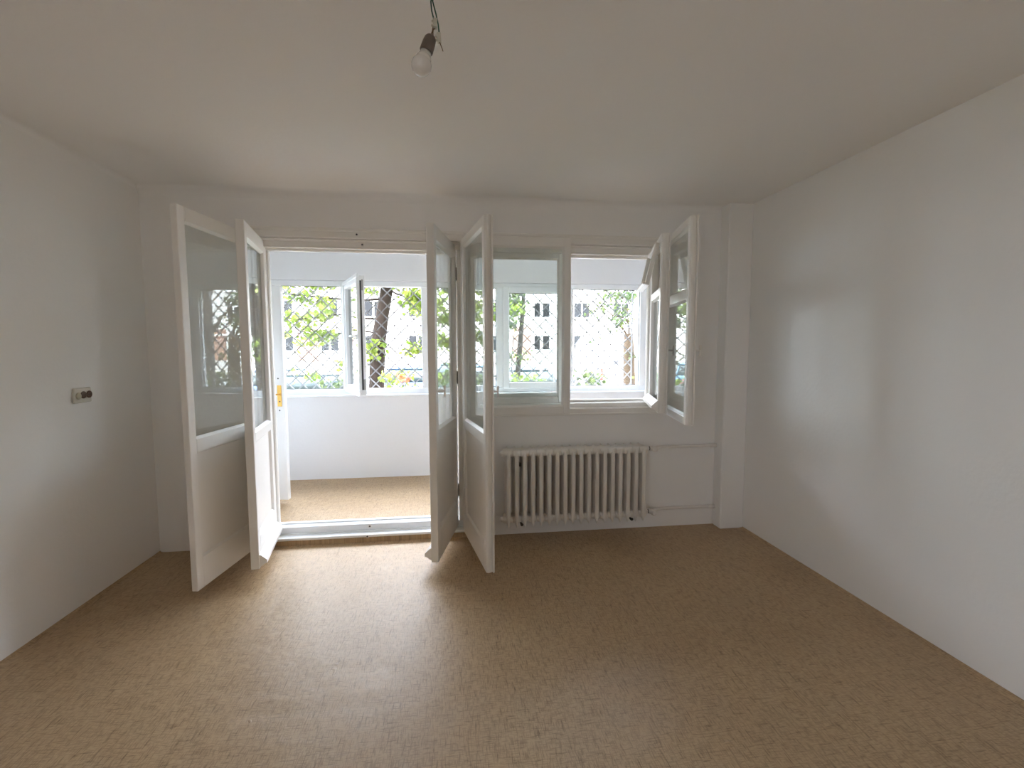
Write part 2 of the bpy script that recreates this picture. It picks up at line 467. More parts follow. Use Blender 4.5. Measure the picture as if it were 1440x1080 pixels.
# ------------------------------------------------------------------ glazed leaves
def t_handle(parent, x, z, y0, sgn, mat=M_PIPE, L=0.05):
    """espagnolette T-handle: boss, shaft and cross bar; sgn = direction it sticks out in local y"""
    bm = B()
    tube(bm, [(x, y0, z), (x, y0 + sgn * 0.004, z)], 0.014, 12)
    tube(bm, [(x, y0, z), (x, y0 + sgn * L, z)], [0.007, 0.006], 10)
    tube(bm, [(x, y0 + sgn * L, z - 0.036), (x, y0 + sgn * L, z - 0.033), (x, y0 + sgn * L, z), (x, y0 + sgn * L, z + 0.033), (x, y0 + sgn * L, z + 0.036)],
         [0.004, 0.0075, 0.006, 0.0075, 0.004], 10)
    return obj('handle', bm, mat, parent)

def hinges(parent, zs, y, mat=None):
    for z in zs:
        bm = B(); tube(bm, [(0, y, z - 0.05), (0, y, z - 0.045), (0, y, z + 0.045), (0, y, z + 0.05)], [0.004, 0.007, 0.007, 0.004], 8)
        obj('hinge', bm, mat or M_DARKMETAL, parent)

def framed(root, m, W, yo, th, z0, z1, cells, sw=0.058, tr=0.075, br=0.18, mid=(), strip=0, drip=0, mat=M_ENAMEL):
    """stile-and-rail leaf. local x from hinge (0) to free edge (m*W); outdoor face at y=yo, room face at y=yo-th.
       cells: list of (kind, za, zb) with kind 'glass' or 'panel'; mid: rails (za, zb)"""
    def bx(name, x0, x1, ya, yb, za, zb, bev=0.003, mt=mat):
        xa, xb = sorted((m * x0, m * x1))
        return bobj(name, mt, root, (xa, xb, ya, yb, za, zb), bev=bev)
    ya, yb = yo - th, yo
    bx('stile', 0.0, sw, ya, yb, z0, z1)
    bx('stile', W - sw, W, ya, yb, z0, z1)
    bx('top_rail', sw, W - sw, ya, yb, z1 - tr, z1)
    bx('bottom_rail', sw, W - sw, ya, yb, z0, z0 + br)
    for a, b in mid:
        bx('mid_rail', sw, W - sw, ya, yb, a, b)
    yc = (ya + yb) / 2
    for kind, za, zb in cells:
        xa, xb = sorted((m * sw, m * (W - sw)))
        if kind == 'glass':
            bm = B()
            box(bm, xa - 0.004, xb + 0.004, yc - 0.002, yc + 0.002, za - 0.004, zb + 0.004)
            obj('pane', bm, M_GLASS, root)
            bm = B()
            for s in (-1, 1):
                ys_ = yc + s * (th / 2 - 0.003)
                ring_slope(bm, (xa, xb, za, zb), (xa + 0.012, xb - 0.012, za + 0.012, zb - 0.012), ys_, yc + s * 0.003)
            obj('glazing_bead', bm, mat, root)
        else:
            bm = B()
            box(bm, xa - 0.004, xb + 0.004, yc - 0.007, yc + 0.007, za - 0.004, zb + 0.004)
            obj('panel', bm, mat, root)
            bm = B()
            for s in (-1, 1):
                ring_slope(bm, (xa, xb, za, zb), (xa + 0.010, xb - 0.010, za + 0.010, zb - 0.010), yc + s * (th / 2 - 0.002), yc + s * 0.007)
            obj('panel_moulding', bm, mat, root)
    if strip:      # rebated cover strip on the meeting edge, on the room side
        bx('cover_strip', W - 0.012, W + 0.014, ya - 0.012, ya, z0, z1, 0.004)
        bx('rebate_strip', W, W + 0.012, yc - 0.006, yb - 0.006, z0 + 0.004, z1 - 0.004, 0.003)
    if drip:       # weather bar on the outdoor foot of the leaf
        bm = B()
        prof = [(yb, z0 + 0.092), (yb + 0.010, z0 + 0.088), (yb + 0.044, z0 + 0.056), (yb + 0.044, z0 + 0.034), (yb + 0.030, z0 + 0.032), (yb + 0.014, z0 + 0.018), (yb, z0 + 0.014)]
        a, b = sorted((m * 0.006, m * (W - 0.004)))
        r0 = [bm.verts.new((a, y, z)) for y, z in prof]; r1 = [bm.verts.new((b, y, z)) for y, z in prof]
        k = len(prof)
        for i in range(k):
            bm.faces.new((r0[i], r0[(i + 1) % k], r1[(i + 1) % k], r1[i]))
        bm.faces.new(r0); bm.faces.new(list(reversed(r1)))
        obj('drip_bar', bm, mat, root)
    return bx

def aim(hinge, free, m):
    dx, dy = free[0] - hinge[0], free[1] - hinge[1]
    return math.atan2(dy, dx) if m > 0 else math.atan2(-dy, -dx)

IN = dict(z0=0.045, z1=2.288)
OUT = dict(z0=0.068, z1=2.262)
def door_leaf(label, hinge, free, m, W, yo, th, zz, gl, pn, strip=0, drip=0, handle=None):
    r = empty('glazed_door', (hinge[0], hinge[1], 0), aim(hinge, free, m))
    tag(r, label, 'door', 'balcony door leaves standing open')
    z0, z1 = zz['z0'], zz['z1']
    framed(r, m, W, yo, th, z0, z1, [('glass', gl[0], gl[1]), ('panel', pn[0], pn[1])], tr=z1 - gl[1], br=pn[0] - z0, mid=[(pn[1], gl[0])], strip=strip, drip=drip)
    hinges(r, (0.35, 1.25, 2.05), yo - th if m else yo)
    if handle: t_handle(r, m * (W - 0.03), handle, yo - th, -1)
    return r

door_leaf('tall inner door leaf at far left, cream, its large pane mirroring the barred window', (0.722, -0.02), (0.622, -0.722), 1, 0.710, 0.0, 0.038, IN, (0.95, 2.205), (0.235, 0.868))
door_leaf('outer door leaf left of the open doorway, white weather bar along its foot', (0.778, 0.09), (0.885, -0.50), 1, 0.62, 0.0, 0.05, OUT, (0.945, 2.17), (0.27, 0.88), drip=1, strip=0)
door_leaf('outer door leaf right of the open doorway, with a dark notched weather bar', (2.168, 0.085), (2.025, -0.58), -1, 0.675, 0.05, 0.05, OUT, (0.945, 2.17), (0.27, 0.865), drip=1, handle=1.204)
door_leaf('inner door leaf nearest the radiator, stepped edge strip and small T handle', (2.207, -0.02), (2.333, -0.72), -1, 0.708, 0.0, 0.04, IN, (0.94, 2.225), (0.215, 0.868), strip=1, handle=1.205)

# ------------------------------------------------------------------ room window: fixed frame and four casements
wf = structure(empty('window_1', (0, 0, 0)), 'cream painted frame of the double casement window')
WX0 = DX1 + 0.03
bobj('frame_head', M_ENAMEL, wf, (WX0, WX1, -0.014, 0.05, 2.276, HZ), (WX0, WX1, 0.05, 0.125, 2.222, HZ), (WX0, WX1, 0.125, 0.165, 2.200, HZ), bev=E1)
bobj('frame_bead', M_ENAMEL, wf, (WX0 + 0.04, WX1 - 0.04, -0.002, 0.05, 2.262, 2.273), bev=0.003)
bobj('frame_bead', M_ENAMEL, wf, (WX0 + 0.07, WX1 - 0.07, 0.047, 0.06, 2.216, 2.226), bev=0.003)
bobj('frame_sill', M_ENAMEL, wf, (WX0, WX1, -0.014, 0.05, WZ0, 1.000), (WX0, WX1, 0.05, 0.125, WZ0, 1.035), (WX0, WX1, 0.125, 0.165, WZ0, 1.055), bev=E1)
bobj('frame_jamb', M_ENAMEL, wf, (3.785, WX1, -0.014, 0.05, 1.0, 2.276), (3.752, WX1, 0.05, 0.125, 1.035, 2.222), (3.738, WX1, 0.125, 0.165, 1.055, 2.200), bev=E1)
bobj('frame_jamb', M_ENAMEL, wf, (WX0, WX0 + 0.03, -0.014, 0.05, 1.0, 2.276), (WX0, WX0 + 0.06, 0.05, 0.125, 1.035, 2.222), bev=E1)
bobj('head_trim', M_ENAMEL, wf, (DX1, WX1 + 0.015, -0.022, 0.0, HZ - 0.012, HZ + 0.012), bev=0.005)
bobj('sill_trim', M_ENAMEL, wf, (WX0, WX1 + 0.015, -0.024, 0.0, WZ0 - 0.008, WZ0 + 0.008), bev=0.004)

def casement(label, hinge, free, m, W, yo, th, z0, z1, cells, mid=(), strip=0, drip=0, handle=None, tr=0.055, br=0.055, sw=0.05, hz=(1.25, 2.05)):
    r = empty('window_sash', (hinge[0], hinge[1], 0), aim(hinge, free, m))
    tag(r, label, 'window', 'casements of the room window')
    framed(r, m, W, yo, th, z0, z1, cells, sw=sw, tr=tr, br=br, mid=mid, strip=strip, drip=drip)
    hinges(r, hz, yo - th, M_ENAMEL)
    if handle: t_handle(r, m * (W - 0.028), handle, yo - th, -1, M_STEEL if drip else M_PIPE)
    return r
casement('closed inner casement beside the open half of the window, flat cream frame', (WX0 + 0.01, 0.0), (3.047, 0.0), 1, 3.047 - WX0 - 0.01, 0.01, 0.04, 0.962, 2.320,
         [('glass', 1.022, 2.250)], tr=0.070, br=0.060, sw=0.055)
casement('closed outer casement, seen bluish behind the closed inner one', (WX0 + 0.05, 0.10), (3.02, 0.10), 1, 3.03 - WX0 - 0.05, 0.03, 0.035, 1.02, 2.24,
         [('glass', 1.075, 2.185)], drip=1)
casement('open inner casement at far right with a bar across its pane', (3.80, -0.02), (3.657, -0.70), -1, 0.70, 0.0, 0.042, 0.965, 2.325,
         [('glass', 1.025, 1.795), ('glass', 1.865, 2.262)], mid=[(1.795, 1.865)], strip=1, handle=1.46)
ors = casement('open outer casement with a small tilted vent pane at its top', (3.742, 0.085), (3.575, -0.46), -1, 0.57, 0.0, 0.05, 1.012, 2.268,
         [('glass', 1.07, 1.85)], mid=[(1.85, 1.905)], strip=1, drip=1, handle=1.46)
# small vent sash, hung at the top of the outer casement, foot pushed outwards
vt = empty('vent_sash', (0, 0.003, 2.214)); vt.parent = ors; vt.rotation_euler = (RAD(13), 0, 0)
vt['label'] = 'small vent pane tilted outwards'
vx0, vx1, vz = -0.515, -0.055, -0.30
bobj('vent_frame', M_ENAMEL, vt, (vx0, vx0 + 0.035, 0.0, 0.03, vz, 0), (vx1 - 0.035, vx1, 0.0, 0.03, vz, 0), (vx0 + 0.035, vx1 - 0.035, 0.0, 0.03, -0.035, 0),
     (vx0 + 0.035, vx1 - 0.035, 0.0, 0.03, vz, vz + 0.035), (vx0, vx1, 0.03, 0.05, vz, vz + 0.022), bev=0.003)
bobj('pane', M_GLASS, vt, (vx0 + 0.03, vx1 - 0.03, 0.013, 0.017, vz + 0.03, -0.03))

# ------------------------------------------------------------------ loggia glazing
pv = structure(empty('window_2', (0, 0, 0)), 'white plastic ribbon window of the balcony')
GZ0, GZ1 = 0.985, 2.193
PX0, PX1 = -0.66, 4.40
Y0, Y1 = YB, YB + 0.07
bobj('window_frame', M_PVC, pv, (PX0, PX1, Y0, Y1, GZ1 - 0.055, GZ1), (PX0, PX1, Y0, Y1, GZ0, GZ0 + 0.06), (PX0, PX0 + 0.06, Y0, Y1, GZ0 + 0.06, GZ1 - 0.055), (PX1 - 0.12, PX1, Y0, Y1, GZ0 + 0.06, GZ1 - 0.055), bev=0.004)
mull = [0.22, 1.005, 1.845, 2.66, 3.445]
for x in mull:
    bobj('mullion', M_PVC, pv, (x - 0.045, x + 0.045, Y0 - 0.002, Y1 - 0.002, GZ0 + 0.06, GZ1 - 0.055), bev=0.004)
bobj('window_sill', M_PVC, pv, (PX0, PX1, YB - 0.07, YB + 0.0, 0.965, 0.985), bev=0.004)
edges = [PX0 + 0.06] + mull + [PX1 - 0.12]
for i, (a, b) in enumerate(zip(edges, edges[1:])):
    x0 = a + (0.045 if i else 0); x1 = b - (0.045 if i < len(edges) - 2 else 0)
    z0, z1 = GZ0 + 0.06, GZ1 - 0.055
    if i == 2: continue                 # the opening sash stands open here
    if i == 4:                          # closed opening sash, a heavier frame
        s = bobj('sash_frame', M_PVC, pv, (x0 - 0.02, x0 + 0.055, Y0 - 0.018, Y1 - 0.01, z0 - 0.02, z1 + 0.02), (x1 - 0.055, x1 + 0.02, Y0 - 0.018, Y1 - 0.01, z0 - 0.02, z1 + 0.02),
             (x0 + 0.055, x1 - 0.055, Y0 - 0.018, Y1 - 0.01, z1 - 0.05, z1 + 0.02), (x0 + 0.055, x1 - 0.055, Y0 - 0.018, Y1 - 0.01, z0 - 0.02, z0 + 0.05), bev=0.006)
        x0 += 0.055; x1 -= 0.055; z0 += 0.05; z1 -= 0.05
    bobj('pane', M_GLASS2, pv, (x0, x1, Y0 + 0.03, Y0 + 0.034, z0, z1))
    bm = B()
    t_ = 0.006
    for q in ((x0, x1, Y0 + 0.024, Y0 + 0.03, z0, z0 + t_), (x0, x1, Y0 + 0.024, Y0 + 0.03, z1 - t_, z1), (x0, x0 + t_, Y0 + 0.024, Y0 + 0.03, z0, z1), (x1 - t_, x1, Y0 + 0.024, Y0 + 0.03, z0, z1)):
        box(bm, *q)
    obj('gasket', bm, M_GASKET, pv)

# open plastic sash
hs, fr = (1.055, YB - 0.005), (1.328, 0.93)
ps = empty('window_sash', (hs[0], hs[1], 0), aim(hs, fr, 1))
tag(ps, 'white plastic balcony sash swung open before the tree trunk', 'window')
W, a, b = 0.722, 1.04, 2.155
bobj('sash_frame', M_PVC, ps, (0, 0.06, -0.06, 0, a, b), (W - 0.06, W, -0.06, 0, a, b), (0.06, W - 0.06, -0.06, 0, b - 0.06, b), (0.06, W - 0.06, -0.06, 0, a, a + 0.06), bev=0.006)
bobj('sash_lip', M_PVC, ps, (-0.012, W + 0.015, -0.075, -0.06, a - 0.015, a + 0.02), (-0.012, W + 0.015, -0.075, -0.06, b - 0.02, b + 0.015),
     (-0.012, 0.02, -0.075, -0.06, a + 0.02, b - 0.02), (W - 0.02, W + 0.015, -0.075, -0.06, a + 0.02, b - 0.02), bev=0.004)
bobj('pane', M_GLASS2, ps, (0.056, W - 0.056, -0.032, -0.028, a + 0.056, b - 0.056))
for q in ((0.06, 0.066, -0.027, -0.002, a + 0.06, b - 0.06), (W - 0.066, W - 0.06, -0.027, -0.002, a + 0.06, b - 0.06), (W, W + 0.003, -0.045, -0.03, a + 0.05, b - 0.05)):
    bobj('gasket', M_GASKET, ps, q)
for q in ((W, W + 0.004, -0.03, -0.014, b - 0.14, b - 0.04), (W, W + 0.004, -0.03, -0.014, a + 0.05, a + 0.15)):
    bobj('lock_plate', M_STEEL, ps, q)
bm = B()
box(bm, W - 0.045, W - 0.017, -0.083, -0.075, 1.56, 1.63, 0.002)
tube(bm, [(W - 0.031, -0.08, 1.595), (W - 0.031, -0.115, 1.595), (W - 0.05, -0.12, 1.595), (W - 0.14, -0.12, 1.595)], [0.008, 0.008, 0.009, 0.008], 8)
obj('handle', bm, M_PVC, ps)
for z in (1.15, 1.95):
    bm = B(); tube(bm, [(0, -0.05, z), (0, -0.05, z + 0.1)], 0.008, 8); obj('hinge', bm, M_PVC, ps)

# glazed kitchen door standing open on the balcony, brass plate
hb, fb = (-0.02, 0.93), (0.650, 0.80)
kd = empty('glazed_door', (hb[0], hb[1], 0), aim(hb, fb, 1))
tag(kd, 'white door out on the balcony with a brass handle plate', 'door')
W = 0.684
framed(kd, 1, W, 0.0, 0.045, 0.115, 2.03, [('glass', 0.92, 1.93), ('panel', 0.33, 0.82)], sw=0.105, tr=0.10, br=0.215, mid=[(0.82, 0.92)], mat=M_PVC)
hx = W - 0.043
bm = B(); box(bm, hx - 0.02, hx + 0.02, -0.05, -0.045, 0.965, 1.155, 0.002)
lathe(bm, [(0.013, 0), (0.013, 0.008)], 14, Matrix.Translation((hx, -0.05, 1.075)) @ Matrix.Rotation(RAD(90), 4, 'X'))
obj('handle_plate', bm, M_BRASS, kd)
bm = B(); tube(bm, [(hx, -0.05, 1.075), (hx, -0.085, 1.075), (hx - 0.015, -0.092, 1.075), (hx - 0.055, -0.09, 1.077)], [0.007, 0.007, 0.007, 0.006], 8)
obj('handle', bm, M_BRASS, kd)
for q in ((hx + 0.002, -0.05, 1.01), (hx - 0.004, -0.045, 0.93), (hx - 0.008, -0.045, 1.215)):
    bm = B(); lathe(bm, [(0.0065, 0), (0.0065, 0.002)], 10, Matrix.Translation(q) @ Matrix.Rotation(RAD(90), 4, 'X'))
    obj('keyhole', bm, M_GASKET, kd)

# diagonal security grilles outside every bay
bar_cache = {}
def grille(x0, x1, z0, z1, y, label):
    g = empty('security_grille', (x0, y, z0))
    tag(g, label, 'grille', 'diamond grilles outside the balcony windows')
    w, h = x1 - x0, z1 - z0
    bobj('grille_frame', M_GRILLE, g, (0, w, -0.008, 0.012, -0.012, 0.0), (0, w, -0.008, 0.012, h, h + 0.012), (-0.012, 0, -0.008, 0.012, -0.012, h + 0.012), (w, w + 0.012, -0.008, 0.012, -0.012, h + 0.012))
    p = 0.145
    for d in (1, -1):
        k = 0
        c = (-h if d > 0 else 0.0) + 0.05
        end = w if d > 0 else w + h
        while c < end:
            # line: x = c + z (d>0) or x = c - z (d<0)
            if d > 0: za, zb = max(0, -c), min(h, w - c)
            else: za, zb = max(0, c - w), min(h, c)
            if zb - za > 0.03:
                xa, xb = (c + za, c + zb) if d > 0 else (c - za, c - zb)
                L = math.hypot(xb - xa, zb - za)
                key = round(L, 2)
                if key not in bar_cache:
                    bm = B(); box(bm, -0.0062, 0.0062, -0.004, 0.004, 0, key)
                    bmesh.ops.recalc_face_normals(bm, faces=bm.faces)
                    me = bpy.data.meshes.new('bar'); bm.to_mesh(me); bm.free(); me.materials.append(M_GRILLE)
                    bar_cache[key] = me
                inst('bar', bar_cache[key], g, (xa, 0.004 * d, za), (0, RAD(45) * d, 0))
            c += p
gl_lab = ['diamond grille bars outside the endmost window on the kitchen door side', 'diamond grille bars outside the window behind the kitchen door', 'diamond grille bars outside the wide pane left of the open plastic sash', 'pale diamond grille bars over the tree trunk, uncovered by the open plastic sash',
          'diamond grille bars seen between the two door leaves on the radiator side', 'diamond grille bars behind the closed casement', 'diamond grille bars behind the open half of the room window']
for i, (a, b) in enumerate(zip(edges, edges[1:])):
    grille(a + 0.02, b - 0.02, GZ0 + 0.0, GZ1, YB + 0.21, gl_lab[i + 1] if i < 6 else gl_lab[-1])
# stays that hold the grilles to the wall
structure(bobj('trim_1', M_GRILLE, None, *[(x - 0.012, x + 0.012, YB + 0.14, YB + 0.222, z - 0.012, z + 0.012) for x in edges for z in (GZ0 - 0.012, GZ1 + 0.012)]))

# ------------------------------------------------------------------ radiator and pipes
rad = empty('radiator', (2.538, -0.125, 0))
tag(rad, 'cream ribbed column radiator on the wall under the window', 'radiator')
NSEC, PITCH = 18, 0.0622
def fin_mesh():
    bm = B()
    # side outline (y, z): a deep flat fin that thins to a ridge along its top and foot
    out = [(-0.078, 0.160), (-0.074, 0.134), (-0.066, 0.126), (-0.045, 0.140), (-0.02, 0.148), (0.02, 0.148), (0.05, 0.138), (0.070, 0.134), (0.078, 0.160),
           (0.078, 0.690), (0.074, 0.716), (0.064, 0.727), (0.03, 0.722), (-0.02, 0.716), (-0.05, 0.711), (-0.068, 0.703), (-0.076, 0.684), (-0.078, 0.660)]
    def inset(k, kz):
        r = []
        for y, z in out:
            yy = y - math.copysign(min(abs(y), k), y)
            edge = abs(z - 0.42) > 0.24
            r.append((yy, z - math.copysign(kz, z - 0.42) if edge else z))
        return r
    L = [(-0.0160, inset(0.008, 0.050)), (-0.0125, inset(0.002, 0.030)), (0.0, inset(0.0, 0.0)), (0.0125, inset(0.002, 0.030)), (0.0160, inset(0.008, 0.050))]
    rings = [[bm.verts.new((x, y, z)) for y, z in o] for x, o in L]
    n = len(out)
    for a, b in zip(rings, rings[1:]):
        for k in range(n):
            f = bm.faces.new((a[k], a[(k + 1) % n], b[(k + 1) % n], b[k])); f.smooth = True
    bm.faces.new(rings[0]); bm.faces.new(list(reversed(rings[-1])))
    # hub nipples at top and bottom
    for z in (0.688, 0.180):
        for y in (-0.036, 0.036):
            Mx = Matrix.Translation((-PITCH / 2, y, z)) @ Matrix.Rotation(RAD(90), 4, 'Y')
            lathe(bm, [(0.0235, 0), (0.027, PITCH * 0.25), (0.029, PITCH * 0.5), (0.027, PITCH * 0.75), (0.0235, PITCH)], 14, Mx)
        box(bm, -PITCH / 2, PITCH / 2, -0.036, 0.036, z - 0.022, z + 0.024)
    bmesh.ops.recalc_face_normals(bm, faces=bm.faces)
    me = bpy.data.meshes.new('section'); bm.to_mesh(me); bm.free(); me.materials.append(M_RAD)
    return me
fm = fin_mesh()
for k in range(NSEC):
    inst('section', fm, rad, (k * PITCH, 0, 0))
for z in (0.688, 0.180):
    bm = B()
    lathe(bm, [(0.026, 0), (0.026, 0.006), (0.02, 0.010), (0.02, 0.022), (0.012, 0.028)], 8, Matrix.Translation((-PITCH / 2, -0.03, z)) @ Matrix.Rotation(RAD(-90), 4, 'Y'), smooth=False)
    obj('end_plug', bm, M_RAD, rad)
for x in (1.62 * PITCH, 15.55 * PITCH):     # brackets below
    bm = B(); tube(bm, [(x, -0.06, 0.146), (x, -0.05, 0.140), (x, 0.04, 0.140), (x, 0.123, 0.146)], 0.008, 8)
    lathe(bm, [(0.011, 0), (0.012, 0.006), (0.007, 0.01)], 10, Matrix.Translation((x, -0.06, 0.146)) @ Matrix.Rotation(RAD(90), 4, 'X'))
    obj('bracket', bm, M_DARKMETAL, rad)
bm = B(); tube(bm, [(1.55 * PITCH, 0.123, 0.585), (1.55 * PITCH, 0.0, 0.585), (1.55 * PITCH, 0.0, 0.61)], 0.009, 8); obj('wall_hook', bm, M_DARKMETAL, rad)

def pipe(name, z, zr, label, valve):
    x_end = 2.538 + (NSEC - 1) * PITCH + PITCH / 2
    p = empty(name, (x_end, -0.125, zr))
    tag(p, label, 'pipe', 'heating pipes beside the radiator')
    dz = z - zr
    xw = XC - x_end
    bm = B()
    tube(bm, [(0.0, 0, 0), (0.018, 0, 0)], 0.017, 12)
    tube(bm, [(0.018, 0, 0), (0.075, 0.0, 0.0), (0.10, 0.02, dz * 0.2), (0.14, 0.075, dz * 0.8), (0.18, 0.094, dz), (0.24, 0.095, dz), (xw - 0.05, 0.095, dz), (xw + 0.01, 0.095, dz)], 0.0125, 12)
    obj('pipe_run', bm, M_PIPE, p)
    bm = B()
    lathe(bm, [(0.019, 0), (0.021, 0.004), (0.021, 0.016), (0.016, 0.020)], 6, Matrix.Translation((0.012, 0, 0)) @ Matrix.Rotation(RAD(90), 4, 'Y'), smooth=False)
    lathe(bm, [(0.017, 0), (0.021, 0.006), (0.021, 0.022), (0.017, 0.028)], 12, Matrix.Translation((0.040, 0, 0)) @ Matrix.Rotation(RAD(90), 4, 'Y'))
    obj('coupling', bm, M_PIPE, p)
    bm = B(); tube(bm, [(0.034, 0, 0), (0.039, 0, 0)], 0.0165, 12); obj('collar', bm, M_DARKMETAL, p)
    if valve:
        bm = B()
        tube(bm, [(0.058, -0.005, 0.0), (0.064, -0.045, 0.0)], [0.012, 0.012], 10)
        lathe(bm, [(0.016, 0), (0.019, 0.004), (0.018, 0.03), (0.012, 0.036)], 12, Matrix.Translation((0.062, -0.035, -0.002)) @ Matrix.Rotation(RAD(80), 4, 'X'))
        obj('valve_head', bm, M_PIPE, p)
    bm = B()
    tube(bm, [(xw - 0.055, 0.095, dz), (xw, 0.095, dz)], 0.017, 12)
    obj('wall_sleeve', bm, M_PIPE, p)
pipe('heating_pipe', 0.676, 0.688, 'upper white heating pipe with a valve at the radiator top', True)
pipe('heating_pipe', 0.162, 0.180, 'lower white heating pipe running close above the floor', True)

# ------------------------------------------------------------------ wall socket on the left wall
ws = empty('wall_socket', (0.0, -0.627, 1.215))
tag(ws, 'old white socket plate with two round dark outlets on the left wall', 'socket')
bobj('plate', M_SOCKW, ws, (0.0, 0.016, -0.063, 0.062, -0.043, 0.043), bev=0.004)
def disc(name, y, z, r, x0, x1, mat):
    bm = B(); lathe(bm, [(r, 0), (r, (x1 - x0) * 0.7), (r * 0.8, x1 - x0)], 18, Matrix.Translation((x0, y, z)) @ Matrix.Rotation(RAD(90), 4, 'Y'))
    return obj(name, bm, mat, ws)
disc('switch_knob', -0.038, -0.002, 0.019, 0.016, 0.022, M_SOCKG)
for y in (0.0, 0.043):
    o = disc('outlet', y, 0.002, 0.021, 0.016, 0.020, M_BAKE)
    bm = B()
    for dy in (-0.008, 0.008):
        lathe(bm, [(0.003, 0), (0.003, 0.005)], 8, Matrix.Translation((0.016, y + dy, 0.002)) @ Matrix.Rotation(RAD(90), 4, 'Y'))
    obj('pin_hole', bm, M_GASKET, o)

# ------------------------------------------------------------------ bare bulb hanging from the ceiling
bulb = empty('hanging_bulb', (2.10, -2.15, H))
tag(bulb, 'bare white light bulb hanging from the ceiling on loose wires', 'lamp')
def rel(x, y, z): return (x - 2.10, y + 2.15, z - H)
# axis of bulb: from holder top (2.086,2.375) to bulb bottom (2.056,2.27)
top = Vector(rel(2.087, -2.15, 2.386)); bot = Vector(rel(2.047, -2.15, 2.274))
ax = (bot - top).normalized()
Mz = Matrix.Translation(top) @ ax.to_track_quat('Z', 'Y').to_matrix().to_4x4()
bm = B(); lathe(bm, [(0.006, 0.0), (0.012, 0.001), (0.0165, 0.008), (0.0185, 0.02), (0.0195, 0.046), (0.0185, 0.048), (0.0165, 0.048)], 24, Mz); obj('lamp_holder', bm, M_HOLDER, bulb)
bm = B(); lathe(bm, [(0.0150, 0.042), (0.0155, 0.052), (0.0185, 0.060)], 24, Mz); obj('bulb_collar', bm, M_BULBBASE, bulb)
bm = B()
prof = [(0.0175, 0.057), (0.0215, 0.066)]
cz, rr = 0.089, 0.0292
for k in range(0, 13):
    t = -0.75 + (pi / 2 + 0.75) * k / 12
    prof.append((max(rr * cos(t), 0.0) if k < 12 else 0.0, cz + rr * sin(t)))
lathe(bm, prof, 28, Mz); obj('bulb', bm, M_BULB, bulb)
def wire(name, pts, r, mat):
    bm = B(); tube(bm, [rel(*p) for p in pts], r, 8); obj(name, bm, mat, bulb)
wire('green_wire', [(2.098, -2.15, 2.60), (2.096, -2.15, 2.53), (2.087, -2.15, 2.48), (2.089, -2.15, 2.455), (2.0945, -2.15, 2.433)], 0.0020, M_GREENW)
wire('green_wire', [(2.101, -2.15, 2.60), (2.098, -2.15, 2.53), (2.092, -2.15, 2.482), (2.101, -2.15, 2.448), (2.107, -2.15, 2.42), (2.110, -2.15, 2.392)], 0.0020, M_GREENW)
wire('brown_wire', [(2.0945, -2.15, 2.428), (2.093, -2.149, 2.415), (2.090, -2.149, 2.40), (2.0845, -2.15, 2.384)], 0.0016, M_BROWNW)
wire('brown_wire', [(2.098, -2.15, 2.407), (2.093, -2.151, 2.404), (2.0915, -2.151, 2.397), (2.092, -2.15, 2.382)], 0.0016, M_BROWNW)
wire('brown_wire', [(2.110, -2.15, 2.372), (2.115, -2.15, 2.360), (2.120, -2.15, 2.346)], 0.0013, M_BROWNW)
def terminal(loc, rz):
    bm = B()
    box(bm, -0.0055, 0.0055, -0.008, 0.008, -0.012, 0.012, 0.001)
    tube(bm, [(-0.0055, 0, 0.006), (-0.011, 0, 0.006)], 0.0035, 8)
    tube(bm, [(-0.0055, 0, -0.006), (-0.011, 0, -0.006)], 0.0035, 8)
    o = obj('terminal_block', bm, M_TERM, bulb); o.location = rel(*loc); o.rotation_euler = (0, rz, 0)
terminal((2.0985, -2.15, 2.421), RAD(4))
terminal((2.109, -2.15, 2.382), RAD(-4))
bm = B(); lathe(bm, [(0.02, -0.012), (0.03, -0.006), (0.03, 0.0)], 16); obj('ceiling_outlet', bm, M_SOCKW, bulb)

# ------------------------------------------------------------------ outside: yard
ZG = -0.75
structure(bobj('ground', M_GROUND, None, (-40, 70, -30, 8.2, ZG - 0.2, ZG)))
structure(bobj('street', M_ASPHALT, None, (-40, 70, 8.2, 30, ZG - 0.25, ZG + 0.14)))
structure(bobj('kerb', M_PLINTH, None, (-40, 70, 8.05, 8.2, ZG - 0.2, ZG + 0.22)))
structure(bobj('ground', M_GROUND, None, (-40, 70, 30, 60, ZG - 0.2, ZG)))

ab = empty('apartment_building', (0, 36, ZG))
tag(ab, 'pale apartment block across the yard with rows of small windows', 'building')
bobj('wall', M_FACADE, ab, (-32, 66, 0.0, 8, 1.1, 12.6))
bobj('plinth', M_PLINTH, ab, (-32, 66, -0.06, 8, 0, 1.1))
bobj('roof_edge', M_FACADE, ab, (-32.2, 66.2, -0.3, 8.2, 12.6, 12.9))
bmf = B()
for q in ((-0.75, 0.75, -0.05, 0.08, -0.68, -0.60), (-0.75, 0.75, -0.05, 0.08, 0.60, 0.68), (-0.75, -0.67, -0.05, 0.08, -0.6, 0.6), (0.67, 0.75, -0.05, 0.08, -0.6, 0.6), (-0.06, 0.06, -0.05, 0.08, -0.6, 0.6)): box(bmf, *q)
box(bmf, -0.85, 0.85, -0.16, 0.02, -0.75, -0.68)
fw = obj('window', bmf, M_WINFR, ab)
bmg = B(); box(bmg, -0.67, 0.67, -0.015, 0.0, -0.6, 0.6); fg = obj('pane', bmg, M_FGLASS, fw)
first = True
for row in range(4):
    for k in range(-11, 16):
        loc = (9.68 + 3.49 * k, 0.0, 1.9 - ZG + 2.78 * row)
        if first:
            fw.location = loc; first = False; continue
        w = inst('window', fw.data, ab, loc); inst('pane', fg.data, w)
bms = B()
